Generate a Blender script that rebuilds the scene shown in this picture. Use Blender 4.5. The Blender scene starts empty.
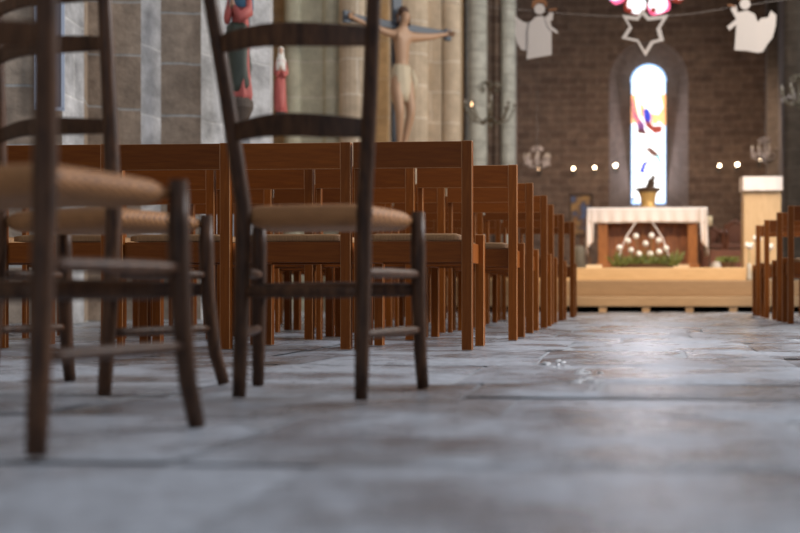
import bpy, bmesh, math, random
from mathutils import Vector, Matrix, noise
from mathutils.geometry import delaunay_2d_cdt
R = math.radians
S = bpy.context.scene
COL = S.collection
random.seed(7)

# ------------------------------------------------------------------ camera
FPX = 1111.1
HC = 0.247
PX0 = 562.0
YAW = math.atan((645-PX0)/FPX)
cam_d = bpy.data.cameras.new('camera'); cam = bpy.data.objects.new('camera', cam_d); COL.objects.link(cam)
cam_d.lens = 50; cam_d.sensor_width = 36
cam.location = (0, 0, HC)
cam.rotation_euler = (R(90), 0, YAW)
cam_d.shift_x = -(PX0-400)/800; cam_d.shift_y = 23.5/800
cam_d.clip_start = .02; cam_d.clip_end = 200
cam_d.dof.use_dof = True
cam_d.dof.focus_distance = 4.75
cam_d.dof.aperture_fstop = 2.0
S.camera = cam
RT = Vector((math.cos(YAW), math.sin(YAW), 0)); FW = Vector((-math.sin(YAW), math.cos(YAW), 0))
def G(px, D, z=0.0):                      # a point of the place at distance D, seen in column px
    v = RT*((px-PX0)/FPX*D) + FW*D
    return Vector((v.x, v.y, z))
def Z(py, D): return HC + (290-py)/FPX*D

# ------------------------------------------------------------------ world, lights, exposure
S.view_settings.view_transform = 'Standard'; S.view_settings.look = 'None'
S.view_settings.gamma = 1; S.view_settings.use_curve_mapping = False
S.view_settings.exposure = 0.16
w = bpy.data.worlds.new('daylight'); S.world = w; w.use_nodes = True
bg = w.node_tree.nodes['Background']; bg.inputs[0].default_value = (.74, .85, 1, 1); bg.inputs[1].default_value = .44
def area(name, loc, aim, sx, sy, power, color):
    l = bpy.data.lights.new(name, 'AREA'); l.shape = 'RECTANGLE'; l.size = sx; l.size_y = sy
    l.energy = power; l.color = color
    o = bpy.data.objects.new(name, l); COL.objects.link(o); o.location = loc
    o.rotation_euler = (Vector(aim)-Vector(loc)).to_track_quat('-Z', 'Y').to_euler()
    return o
area('nave_window_light', (4.2, 5.2, 3.4), (-1.2, 5.0, .3), 3.2, 1.6, 360, (.96, .96, 1))
area('aisle_window_light', (3.9, 10.5, 5.0), (-2.5, 10, 0.8), 2.6, 1.6, 330, (1, .93, .84))
area('rear_fill_light', (-.6, -4.5, 3.2), (-.8, 7, 1.0), 3.0, 3.0, 32, (.84, .90, 1))  # unseen cool fill added behind the camera; no door stands there
sl = bpy.data.lights.new('altar_spot', 'SPOT'); sl.energy = 2200; sl.color = (1, .74, .50); sl.spot_size = R(24); sl.spot_blend = .35; sl.shadow_soft_size = .25  # unseen spot added to warm altar and steps, cone narrowed to miss the angels
so_ = bpy.data.objects.new('altar_spot', sl); COL.objects.link(so_); so_.location = (.2, 7.0, 6.6)
so_.rotation_euler = (Vector((.15, 13.6, .5))-Vector(so_.location)).to_track_quat('-Z', 'Y').to_euler()
area('choir_fill_light', (3.6, 14.5, 6.2), (-3.0, 17.0, 2.2), 1.8, 2.4, 150, (1, .96, .88))  # unseen fill added to brighten the left pillars; no window behind it
area('apse_lamp_light', (0, 20.5, 3.6), (0, 24.4, 1.0), 4.2, .5, 105, (1, .76, .58))
area('apse_window_daylight', (0.08, 24.9, 3.6), (0, 6, 0), .75, 2.7, 36, (.94, .91, 1))

# ------------------------------------------------------------------ materials
def nm(name):
    m = bpy.data.materials.new(name); m.use_nodes = True
    nt = m.node_tree; return m, nt, nt.nodes['Principled BSDF'], nt.nodes, nt.links
def plain(name, col, rough=.6, metal=0, bump=0, bscale=30, var=0, coat=0):
    m, nt, b, N, L = nm(name)
    b.inputs['Base Color'].default_value = (*col, 1); b.inputs['Roughness'].default_value = rough; b.inputs['Metallic'].default_value = metal
    b.inputs['Coat Weight'].default_value = coat
    if var or bump:
        tc = N.new('ShaderNodeTexCoord'); t = N.new('ShaderNodeTexNoise'); t.inputs['Scale'].default_value = bscale; t.inputs['Detail'].default_value = 5
        L.new(tc.outputs['Object'], t.inputs[0])
        if var:
            r = N.new('ShaderNodeMapRange'); r.inputs[3].default_value = 1-var; r.inputs[4].default_value = 1+var
            mx = N.new('ShaderNodeVectorMath'); mx.operation = 'SCALE'; mx.inputs[0].default_value = col
            L.new(t.outputs[0], r.inputs[0]); L.new(r.outputs[0], mx.inputs['Scale']); L.new(mx.outputs[0], b.inputs['Base Color'])
        if bump:
            bp = N.new('ShaderNodeBump'); bp.inputs[0].default_value = bump; bp.inputs[1].default_value = .01
            L.new(t.outputs[0], bp.inputs['Height']); L.new(bp.outputs[0], b.inputs['Normal'])
    return m
def emit(name, col, st):
    m, nt, b, N, L = nm(name)
    b.inputs['Base Color'].default_value = (*col, 1)
    b.inputs['Emission Color'].default_value = (*col, 1); b.inputs['Emission Strength'].default_value = st
    return m
def wood(name, c1, c2, rough=.4, scale=7, stretch=(14, 14, 1), coat=.0, spec=.5):
    m, nt, b, N, L = nm(name)
    tc = N.new('ShaderNodeTexCoord'); mp = N.new('ShaderNodeMapping'); mp.inputs['Scale'].default_value = stretch
    oi = N.new('ShaderNodeObjectInfo')
    n = N.new('ShaderNodeTexNoise'); n.inputs['Scale'].default_value = scale; n.inputs['Detail'].default_value = 6; n.inputs['Distortion'].default_value = .6
    r = N.new('ShaderNodeValToRGB'); r.color_ramp.elements[0].position = .32; r.color_ramp.elements[1].position = .72
    r.color_ramp.elements[0].color = (*c1, 1); r.color_ramp.elements[1].color = (*c2, 1)
    L.new(tc.outputs['Object'], mp.inputs[0]); L.new(mp.outputs[0], n.inputs[0]); L.new(n.outputs[0], r.inputs[0])
    hs = N.new('ShaderNodeHueSaturation'); mr = N.new('ShaderNodeMapRange'); mr.inputs[3].default_value = .78; mr.inputs[4].default_value = 1.2
    L.new(oi.outputs['Random'], mr.inputs[0]); L.new(mr.outputs[0], hs.inputs['Value']); L.new(r.outputs[0], hs.inputs['Color'])
    L.new(hs.outputs[0], b.inputs['Base Color'])
    b.inputs['Roughness'].default_value = rough; b.inputs['Coat Weight'].default_value = coat; b.inputs['Specular IOR Level'].default_value = spec
    bp = N.new('ShaderNodeBump'); bp.inputs[0].default_value = .15; bp.inputs[1].default_value = .004
    L.new(n.outputs[0], bp.inputs['Height']); L.new(bp.outputs[0], b.inputs['Normal'])
    return m
def masonry(name, c1, c2, mortar, bw, bh, ms=.012, stain=.35, bump=.5, rough=.85, noise_s=5, offset=.5):
    m, nt, b, N, L = nm(name)
    uv = N.new('ShaderNodeUVMap')
    wob = N.new('ShaderNodeTexNoise'); wob.inputs['Scale'].default_value = 2.5
    L.new(uv.outputs[0], wob.inputs[0])
    sub = N.new('ShaderNodeVectorMath'); sub.operation = 'SUBTRACT'; sub.inputs[1].default_value = (.5, .5, .5)
    sc = N.new('ShaderNodeVectorMath'); sc.operation = 'SCALE'; sc.inputs['Scale'].default_value = .05
    ad = N.new('ShaderNodeVectorMath')
    L.new(wob.outputs['Color'], sub.inputs[0]); L.new(sub.outputs[0], sc.inputs[0]); L.new(sc.outputs[0], ad.inputs[0]); L.new(uv.outputs[0], ad.inputs[1])
    br = N.new('ShaderNodeTexBrick'); br.offset = offset
    for k, v in (('Color1', c1), ('Color2', c2), ('Mortar', mortar)): br.inputs[k].default_value = (*v, 1)
    br.inputs['Scale'].default_value = 1; br.inputs['Brick Width'].default_value = bw; br.inputs['Row Height'].default_value = bh
    br.inputs['Mortar Size'].default_value = ms; br.inputs['Mortar Smooth'].default_value = .4
    L.new(ad.outputs[0], br.inputs[0])
    n = N.new('ShaderNodeTexNoise'); n.inputs['Scale'].default_value = noise_s; n.inputs['Detail'].default_value = 8; n.inputs['Roughness'].default_value = .65
    L.new(uv.outputs[0], n.inputs[0])
    mr = N.new('ShaderNodeMapRange'); mr.inputs[1].default_value = .3; mr.inputs[2].default_value = .7; mr.inputs[3].default_value = 1-stain; mr.inputs[4].default_value = 1+stain
    vm = N.new('ShaderNodeVectorMath'); vm.operation = 'SCALE'
    L.new(n.outputs[0], mr.inputs[0]); L.new(br.outputs[0], vm.inputs[0]); L.new(mr.outputs[0], vm.inputs['Scale']); L.new(vm.outputs[0], b.inputs['Base Color'])
    b.inputs['Roughness'].default_value = rough
    n2 = N.new('ShaderNodeTexNoise'); n2.inputs['Scale'].default_value = 28; n2.inputs['Detail'].default_value = 6
    L.new(uv.outputs[0], n2.inputs[0])
    hh = N.new('ShaderNodeMath'); hh.operation = 'SUBTRACT'
    L.new(n2.outputs[0], hh.inputs[0]); L.new(br.outputs['Fac'], hh.inputs[1])
    bp = N.new('ShaderNodeBump'); bp.inputs[0].default_value = bump; bp.inputs[1].default_value = .02
    L.new(hh.outputs[0], bp.inputs['Height']); L.new(bp.outputs[0], b.inputs['Normal'])
    return m
def straw(name, base=(.42, .27, .13), dark=(.16, .09, .04)):
    m, nt, b, N, L = nm(name)
    tc = N.new('ShaderNodeTexCoord'); mp = N.new('ShaderNodeMapping'); mp.inputs['Scale'].default_value = (1, 1, .3)
    wv = N.new('ShaderNodeTexWave'); wv.inputs['Scale'].default_value = 55; wv.inputs['Distortion'].default_value = 3; wv.bands_direction = 'X'
    L.new(tc.outputs['Object'], mp.inputs[0]); L.new(mp.outputs[0], wv.inputs[0])
    n = N.new('ShaderNodeTexNoise'); n.inputs['Scale'].default_value = 22; n.inputs['Detail'].default_value = 5; L.new(tc.outputs['Object'], n.inputs[0])
    mu = N.new('ShaderNodeMath'); mu.operation = 'MULTIPLY'; L.new(wv.outputs['Fac'], mu.inputs[0]); L.new(n.outputs[0], mu.inputs[1])
    r = N.new('ShaderNodeValToRGB'); r.color_ramp.elements[0].color = (*dark, 1); r.color_ramp.elements[1].color = (*base, 1)
    r.color_ramp.elements[1].position = .42
    L.new(mu.outputs[0], r.inputs[0]); L.new(r.outputs[0], b.inputs['Base Color'])
    b.inputs['Roughness'].default_value = .6
    bp = N.new('ShaderNodeBump'); bp.inputs[0].default_value = .35; bp.inputs[1].default_value = .004
    L.new(wv.outputs['Fac'], bp.inputs['Height']); L.new(bp.outputs[0], b.inputs['Normal'])
    return m

M_PEW = wood('cherry_wood', (.185, .046, .004), (.27, .074, .008), rough=.5, spec=.18)
M_PEWX = wood('cherry_wood_rail', (.155, .037, .003), (.215, .056, .005), rough=.5, spec=.18, stretch=(1, 14, 14))
M_OLD = wood('old_walnut', (.034, .015, .008), (.108, .048, .022), rough=.45, spec=.25, stretch=(10, 10, 2))
M_RUSH = straw('rush_straw', (.52, .235, .080), (.15, .062, .022))
M_RUSH2 = straw('pale_rush', (.34, .175, .065), (.18, .085, .03))
M_EDGE = wood('lit_cherry_edge', (.34, .14, .045), (.50, .24, .09), rough=.45)  # paler bevel colour paints in the bright highlight along post and rail edges
M_SLAB = None

# ------------------------------------------------------------------ mesh helpers
def obj(name, bm, mats, parent=None, smooth=False, bevel=0, sub=0, norm=True, bmat=-1):
    if norm: bmesh.ops.recalc_face_normals(bm, faces=bm.faces)
    me = bpy.data.meshes.new(name); bm.to_mesh(me); bm.free()
    for m in (mats if isinstance(mats, (list, tuple)) else [mats]): me.materials.append(m)
    if smooth:
        for p in me.polygons: p.use_smooth = True
    o = bpy.data.objects.new(name, me); COL.objects.link(o)
    if parent: o.parent = parent
    if bevel:
        b = o.modifiers.new('bevel', 'BEVEL'); b.width = bevel; b.segments = 2; b.limit_method = 'ANGLE'; b.material = bmat
    if sub:
        s = o.modifiers.new('sub', 'SUBSURF'); s.levels = sub; s.render_levels = sub
    return o
def tag(o, label, cat, group=None, kind=None):
    o['label'] = label; o['category'] = cat
    if group: o['group'] = group
    if kind: o['kind'] = kind
    return o
def thing(name, label, cat, loc=(0, 0, 0), rz=0, group=None):
    o = bpy.data.objects.new(name, None); COL.objects.link(o); o.location = loc; o.rotation_euler = (0, 0, rz)
    o.empty_display_size = .1
    return tag(o, label, cat, group)
def copy_tree(o, parent=None):
    c = o.copy(); COL.objects.link(c); c.parent = parent
    for ch in list(o.children): copy_tree(ch, c)
    return c
def box(bm, c, s, rot=None, mi=0):
    vs = []
    for dx in (-.5, .5):
        for dy in (-.5, .5):
            for dz in (-.5, .5):
                v = Vector((dx*s[0], dy*s[1], dz*s[2]))
                if rot: v = rot @ v
                vs.append(bm.verts.new(Vector(c)+v))
    for f in ((0, 1, 3, 2), (4, 6, 7, 5), (0, 4, 5, 1), (2, 3, 7, 6), (0, 2, 6, 4), (1, 5, 7, 3)):
        bm.faces.new([vs[i] for i in f]).material_index = mi
    return bm
def bmbox(c, s, rot=None): return box(bmesh.new(), c, s, rot)
def tube(bm, pts, rad, n=10, flat=1.0, mi=0, up=Vector((0, 0, 1))):
    pts = [Vector(p) for p in pts]
    if not isinstance(rad, (list, tuple)): rad = [rad]*len(pts)
    rings = []
    for i, p in enumerate(pts):
        t = (pts[min(i+1, len(pts)-1)]-pts[max(i-1, 0)]).normalized()
        u = up if abs(t.dot(up)) < .95 else Vector((1, 0, 0))
        a = t.cross(u).normalized(); b = a.cross(t).normalized()
        rings.append([bm.verts.new(p + (a*math.cos(2*math.pi*k/n)*flat + b*math.sin(2*math.pi*k/n))*rad[i]) for k in range(n)])
    for r0, r1 in zip(rings, rings[1:]):
        for k in range(n): bm.faces.new((r0[k], r0[(k+1) % n], r1[(k+1) % n], r1[k])).material_index = mi
    bm.faces.new(rings[0][::-1]).material_index = mi; bm.faces.new(rings[-1]).material_index = mi
    return bm
def lathe(bm, prof, n=20, c=(0, 0, 0), mi=0, sx=1, sy=1, fn=None):
    c = Vector(c); rings = []
    for r, z in prof:
        ring = []
        for k in range(n):
            a = 2*math.pi*k/n; rr = r*(fn(a, z) if fn else 1)
            ring.append(bm.verts.new(c+Vector((rr*math.cos(a)*sx, rr*math.sin(a)*sy, z))))
        rings.append(ring)
    for r0, r1 in zip(rings, rings[1:]):
        for k in range(n): bm.faces.new((r0[k], r0[(k+1) % n], r1[(k+1) % n], r1[k])).material_index = mi
    bm.faces.new(rings[0][::-1]).material_index = mi; bm.faces.new(rings[-1]).material_index = mi
    return bm
def prism(bm, pts2, to3, depth, mi=0):
    """outline pts2 -> to3(x, y, d) for d in (0, depth)"""
    a = [bm.verts.new(to3(x, y, 0)) for x, y in pts2]; b = [bm.verts.new(to3(x, y, depth)) for x, y in pts2]
    n = len(a)
    fs = [bm.faces.new(a), bm.faces.new(b[::-1])] + [bm.faces.new((a[i], b[i], b[(i+1) % n], a[(i+1) % n])) for i in range(n)]
    for f in fs: f.material_index = mi
    return bm
def ball(bm, c, r, mi=0, s=(1, 1, 1), seg=10):
    mt = Matrix.Translation(Vector(c)) @ Matrix.Diagonal((s[0], s[1], s[2], 1))
    g = bmesh.ops.create_uvsphere(bm, u_segments=seg, v_segments=max(6, seg*2//3), radius=r, matrix=mt)
    for v in g['verts']:
        for f in v.link_faces: f.material_index = mi
    return bm
def plan_wall(name, pts, mats, z0=0, z1=9.0, close=None, kind='structure', parent=None):
    """extrude a plan polyline [(Vector, mat index of the face that starts here)]; uv u = run along wall, v = height"""
    bm = bmesh.new(); uv = bm.loops.layers.uv.new('UVMap')
    P = [p for p, _ in pts]; mi = [m for _, m in pts]
    if close: P += close; mi += [0]*len(close)
    n = len(P); u = 0
    bot = [bm.verts.new((p.x, p.y, z0)) for p in P]; top = [bm.verts.new((p.x, p.y, z1)) for p in P]
    for i in range(n if close else n-1):
        j = (i+1) % n; L_ = (P[j]-P[i]).length
        f = bm.faces.new((bot[i], bot[j], top[j], top[i])); f.material_index = mi[i]
        for lp, (a, b) in zip(f.loops, ((u, z0), (u+L_, z0), (u+L_, z1), (u, z1))): lp[uv].uv = (a, b)
        u += L_
    if close: bm.faces.new(top)
    o = obj(name, bm, mats, parent, norm=bool(close))
    if kind: o['kind'] = kind
    return o
def wall_with_holes(name, x0, x1, z0, z1, holes, y, mats):
    vs = [Vector(p) for p in ((x0, z0), (x1, z0), (x1, z1), (x0, z1))]; es = [(0, 1), (1, 2), (2, 3), (3, 0)]
    for h in holes:
        s = len(vs); vs += [Vector(p) for p in h]; es += [(s+i, s+(i+1) % len(h)) for i in range(len(h))]
    r = delaunay_2d_cdt(vs, es, [], 0, 1e-6)
    def inside(p, poly):
        c = False
        for i in range(len(poly)):
            a, b = poly[i], poly[i-1]
            if (a[1] > p.y) != (b[1] > p.y) and p.x < (b[0]-a[0])*(p.y-a[1])/(b[1]-a[1])+a[0]: c = not c
        return c
    bm = bmesh.new(); uv = bm.loops.layers.uv.new('UVMap')
    V = [bm.verts.new((v.x, y, v.y)) for v in r[0]]
    for f in r[2]:
        c = sum((r[0][i] for i in f), Vector((0, 0)))/len(f)
        if any(inside(c, h) for h in holes): continue
        ff = bm.faces.new([V[i] for i in f])
        for lp in ff.loops: lp[uv].uv = (lp.vert.co.x, lp.vert.co.z)
    return bm, uv
def arch(xc, w_, z0, zspring, n=16):
    pts = [(xc-w_, z0), (xc+w_, z0)]
    pts += [(xc+w_*math.cos(math.pi*k/n), zspring+w_*math.sin(math.pi*k/n)) for k in range(n+1)]
    return pts
def circ(xc, zc, r, n=28): return [(xc+r*math.cos(2*math.pi*k/n), zc+r*math.sin(2*math.pi*k/n)) for k in range(n)]

# ------------------------------------------------------------------ setting: floor of flagstones
def floor_mat():
    m, nt, b, N, L = nm('flagstone')
    at = N.new('ShaderNodeAttribute'); at.attribute_name = 'tone'
    tc = N.new('ShaderNodeTexCoord')
    n = N.new('ShaderNodeTexNoise'); n.inputs['Scale'].default_value = 2.6; n.inputs['Detail'].default_value = 8; n.inputs['Roughness'].default_value = .6
    L.new(tc.outputs['Object'], n.inputs[0])
    n2 = N.new('ShaderNodeTexNoise'); n2.inputs['Scale'].default_value = 22; n2.inputs['Detail'].default_value = 8; n2.inputs['Roughness'].default_value = .7
    L.new(tc.outputs['Object'], n2.inputs[0])
    r = N.new('ShaderNodeValToRGB'); e = r.color_ramp.elements
    e[0].position = .30; e[0].color = (.17, .15, .14, 1); e[1].position = .58; e[1].color = (.41, .44, .49, 1)
    e2 = e.new(.47); e2.color = (.29, .295, .32, 1)
    ad = N.new('ShaderNodeMath'); ad.operation = 'ADD'; L.new(n.outputs[0], ad.inputs[0]); L.new(at.outputs['Fac'], ad.inputs[1])
    L.new(ad.outputs[0], r.inputs[0])
    mr = N.new('ShaderNodeMapRange'); mr.inputs[1].default_value = .3; mr.inputs[2].default_value = .7; mr.inputs[3].default_value = .72; mr.inputs[4].default_value = 1.3
    vm = N.new('ShaderNodeVectorMath'); vm.operation = 'SCALE'
    L.new(n2.outputs[0], mr.inputs[0]); L.new(r.outputs[0], vm.inputs[0]); L.new(mr.outputs[0], vm.inputs['Scale']); L.new(vm.outputs[0], b.inputs['Base Color'])
    rr = N.new('ShaderNodeMapRange'); rr.inputs[1].default_value = .35; rr.inputs[2].default_value = .65; rr.inputs[3].default_value = .17; rr.inputs[4].default_value = .42
    L.new(n.outputs[0], rr.inputs[0]); L.new(rr.outputs[0], b.inputs['Roughness'])
    bp = N.new('ShaderNodeBump'); bp.inputs[0].default_value = .5; bp.inputs[1].default_value = .008
    L.new(n2.outputs[0], bp.inputs['Height']); L.new(bp.outputs[0], b.inputs['Normal'])
    return m
M_SLAB = floor_mat()
M_JOINT = plain('pale_joint', (.38, .40, .43), .6, bump=.3, bscale=40, var=.25)
def lerp_(a, b, t): return a+(b-a)*t
def build_floor():
    bm = bmesh.new(); cl = bm.loops.layers.float_color.new('tone')
    rnd = random.Random(3)
    base = [bm.verts.new(p) for p in ((-7, -5, -.0075), (5, -5, -.0075), (5, 26, -.0075), (-7, 26, -.0075))]
    bm.faces.new(base).material_index = 1
    y = -.6
    xs0 = -4.6
    y = -.6; cols = []
    while y < 12.8:
        wd = rnd.uniform(.38, .74); cols.append((y, y+wd)); y += wd
    for (ya, yb) in cols:
        x = xs0 + rnd.uniform(-.5, 0); ln = yb-ya
        while x < 4.2:
            wx = rnd.uniform(.5, 1.1); xa, xb = x, x+wx; x = xb
            tone = rnd.uniform(-.09, .09); g = rnd.uniform(.003, .009)
            nx, ny = max(8, int(wx*16)), max(8, int(ln*20))
            tilt = (rnd.uniform(-.004, .004), rnd.uniform(-.004, .004)); h0 = rnd.uniform(-.002, .002)
            near = ya < 7
            grid = []
            for j in range(ny+1):
                row = []
                for i in range(nx+1):
                    u, v = i/nx, j/ny
                    px = xa+g+(xb-xa-2*g)*u; py = ya+g+(yb-ya-2*g)*v
                    ed = min(u*(xb-xa), (1-u)*(xb-xa), v*ln, (1-v)*ln)
                    wob = noise.noise(Vector((px*4, py*4, 3)))*.012
                    z = h0+tilt[0]*(u-.5)+tilt[1]*(v-.5)+noise.noise(Vector((px*2.2, py*2.2, 1)))*.0035+noise.noise(Vector((px*7, py*7, 5)))*.0022
                    z -= .005*max(0, 1-ed/.035)**2
                    row.append(bm.verts.new((px+wob*(1 if 0 < i < nx else .6), py+wob, z)))
                grid.append(row)
            for j in range(ny):
                for i in range(nx):
                    f = bm.faces.new((grid[j][i], grid[j][i+1], grid[j+1][i+1], grid[j+1][i])); f.smooth = True
                    for lp in f.loops: lp[cl] = (tone, tone, tone, 1)
    for k in range(34):                       # crumbled pale mortar standing proud in the joint
        t = rnd.random(); c = G(lerp_(548, 604, t)+rnd.gauss(0, 9), 3.9-1.15*t+rnd.gauss(0, .10)); q = rnd.uniform(.008, .026); n_ = 9
        ring = [bm.verts.new((c.x+q*rnd.uniform(.6, 1.3)*math.cos(2*math.pi*i/n_), c.y+1.6*q*rnd.uniform(.6, 1.3)*math.sin(2*math.pi*i/n_), -.003)) for i in range(n_)]
        tp = [bm.verts.new((c.x+(v.co.x-c.x)*.6, c.y+(v.co.y-c.y)*.6, rnd.uniform(.002, .0055))) for v in ring]
        for i in range(n_):
            f = bm.faces.new((ring[i], ring[(i+1) % n_], tp[(i+1) % n_], tp[i])); f.material_index = 2; f.smooth = True
        f = bm.faces.new(tp); f.material_index = 2; f.smooth = True
    o = obj('floor', bm, [M_SLAB, M_JOINT, plain('crumbled_mortar', (.42, .43, .45), .5, bump=.5, bscale=60)], norm=False); o['kind'] = 'structure'
build_floor()

# ------------------------------------------------------------------ setting: walls and pillars
M_BROWN = masonry('brown_ashlar', (.33, .25, .185), (.43, .34, .26), (.44, .42, .39), 5.3, .42, ms=.012, stain=.4)
M_PALE = masonry('pale_ashlar', (.44, .44, .45), (.52, .52, .53), (.58, .58, .58), 3.0, .55, ms=.012, stain=.5, noise_s=4)
M_GREEN = masonry('greenish_stone', (.48, .47, .36), (.53, .50, .38), (.58, .54, .45), 3.0, .42, ms=.012, stain=.2)
M_TAN = masonry('tan_stone', (.50, .40, .29), (.56, .45, .33), (.66, .58, .48), 3.0, .42, ms=.012, stain=.2)
M_DARKB = masonry('dark_brick', (.095, .058, .042), (.145, .095, .068), (.18, .13, .10), .42, .17, ms=.012, stain=.35)
M_GREYC = masonry('grey_column_stone', (.56, .56, .50), (.62, .62, .56), (.42, .41, .36), 3.0, .30, ms=.012, stain=.25)
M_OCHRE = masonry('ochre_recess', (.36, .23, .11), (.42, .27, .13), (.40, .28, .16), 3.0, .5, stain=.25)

def pl(*a): return [(G(px, D), m) for px, D, m in a]
plan_wall('wall_left', pl((-420, 7.0, 0), (62, 7.9, 1), (84, 8.3, 0), (88, 8.7, 0), (141, 8.8, 1), (161, 9.1, 0), (201, 9.15, 1), (228, 9.5, 1), (250, 9.5, 1), (270, 9.7, 1), (273, 11.5, 0), (268, 14, 0)), [M_BROWN, M_PALE],
          close=[G(200, 14), G(-600, 10), G(-600, 6.5)])
def shaft(px0, px1, D, n=8, bulge=1.0, mi=0):
    a, b = G(px0, D), G(px1, D); c = (a+b)/2; r = (b-a).length/2; t = (b-a).normalized(); nn = Vector((t.y, -t.x, 0))
    if nn.dot(FW) > 0: nn = -nn
    return [(c - t*r*math.cos(math.pi*k/n)+nn*r*math.sin(math.pi*k/n)*bulge, mi) for k in range(n+1)]
# shafted pillar beside the statue niche
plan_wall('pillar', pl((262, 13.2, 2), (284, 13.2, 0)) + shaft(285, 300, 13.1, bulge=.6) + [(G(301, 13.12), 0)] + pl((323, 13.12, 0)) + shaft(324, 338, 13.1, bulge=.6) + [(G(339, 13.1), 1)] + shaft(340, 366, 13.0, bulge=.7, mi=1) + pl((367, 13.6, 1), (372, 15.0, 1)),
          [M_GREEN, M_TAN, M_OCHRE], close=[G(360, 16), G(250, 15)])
# crucifix pier, two shafts and pilaster strips
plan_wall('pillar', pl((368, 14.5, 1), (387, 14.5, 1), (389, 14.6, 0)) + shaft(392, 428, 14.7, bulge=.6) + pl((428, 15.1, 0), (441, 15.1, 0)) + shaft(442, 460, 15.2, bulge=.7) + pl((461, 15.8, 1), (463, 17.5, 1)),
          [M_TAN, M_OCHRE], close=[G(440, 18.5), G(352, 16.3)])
# grey clustered pillar by the chancel
plan_wall('pillar', pl((461, 18.6, 1), (466, 18.6, 0)) + shaft(467, 487, 18.5) + pl((487, 18.8, 1), (492, 18.9, 1)) + shaft(493, 499, 18.9, n=6, mi=1) + shaft(501, 515, 18.9) + pl((516, 19.3, 1), (517, 22, 1)),
          [M_GREYC, M_DARKB], close=[G(500, 23.2), G(440, 20)])
M_RP = masonry('right_pier_stone', (.085, .065, .05), (.105, .08, .062), (.13, .105, .085), 2.5, .30, stain=.3)
plan_wall('pillar', pl((766, 23, 0), (767, 21.5, 0), (778, 21.3, 0), (783, 19.6, 0)) + shaft(784, 806, 19.5, mi=0, bulge=.7) + pl((830, 19.5, 0)), [M_RP], close=[G(880, 21.5), G(860, 23.6)])
o = plan_wall('wall_left', [(Vector((-4.6, -5, 0)), 0), (Vector((-4.6, 6.6, 0)), 0)], [M_BROWN])
o = plan_wall('wall_right', [(Vector((4.6, 23.5, 0)), 0), (Vector((4.6, -5, 0)), 0)], [M_RP])

plan_wall('pillar', [(Vector((2.05, 6.9, 0)), 0), (Vector((2.05, 6.3, 0)), 0), (Vector((2.3, 6.05, 0)), 0), (Vector((2.8, 6.05, 0)), 0)], [M_RP], close=[Vector((3.05, 6.3, 0)), Vector((3.05, 6.9, 0)), Vector((2.8, 7.15, 0)), Vector((2.3, 7.15, 0))])  # unseen pier added to keep the side light off the right-hand chairs
YB = 24.4                                           # back wall plane
def BX(px, Y=YB): # world x on plane Y=const for column px
    t = math.tan(math.atan((px-PX0)/FPX)-YAW); return t*Y
def BZ(px, py, Y=YB):
    D = (Vector((BX(px, Y), Y, 0))).dot(FW); return Z(py, D)
YG = YB+.70
WX = BX(648.5, YG); WW = (BX(667, YG)-BX(631, YG))/2; WZ0 = BZ(648, 204, YG); WZT = BZ(648, 64, YG)
EW = (BX(688)-BX(609))/2; EZT = BZ(648, 41); EZ0 = WZ0-.35
RX, RZ_, RR = BX(647), BZ(648, -34), (BX(698)-BX(648))
inner = arch(WX, WW, WZ0, WZT-WW); outer = arch(WX, EW, EZ0, EZT-EW)
rose_in = circ(RX, RZ_, RR, 40)
bm, uv = wall_with_holes('wall_back', -6, 6, 0, 9.0, [outer, rose_in], YB, None)
def reveal(bm, uv, A, ya, B, yb, mi=0):
    va = [bm.verts.new((x, ya, z)) for x, z in A]; vb = [bm.verts.new((x, yb, z)) for x, z in B]; u = 0
    for i in range(len(A)):
        j = (i+1) % len(A); f = bm.faces.new((va[i], va[j], vb[j], vb[i])); f.material_index = mi
        L_ = math.dist(A[i], A[j])
        for lp, q in zip(f.loops, ((0, u), (0, u+L_), (.9, u+L_), (.9, u))): lp[uv].uv = q
        u += L_
reveal(bm, uv, outer, YB, inner, YB+.7, 1)
reveal(bm, uv, rose_in, YB, circ(RX, RZ_, RR*.96, 40), YB+.4, 1)
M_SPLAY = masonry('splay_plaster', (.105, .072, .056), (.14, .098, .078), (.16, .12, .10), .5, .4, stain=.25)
wb = obj('wall_back', bm, [M_DARKB, M_SPLAY], norm=False); wb['kind'] = 'structure'
# vault over the chancel (keeps the sky off it)
bm = bmesh.new(); uv = bm.loops.layers.uv.new('UVMap')
n = 14; prev = None
for k in range(n+1):
    a = math.pi*k/n; x = -math.cos(a)*6.2; z = 7.6+math.sin(a)*2.2
    cur = (bm.verts.new((x, 14.2, z)), bm.verts.new((x, 25.4, z)))
    if prev:
        f = bm.faces.new((prev[0], cur[0], cur[1], prev[1]))
        for lp in f.loops: lp[uv].uv = (lp.vert.co.x, lp.vert.co.y)
    prev = cur
c = obj('ceiling', bm, M_DARKB, norm=False); c['kind'] = 'structure'

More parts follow.
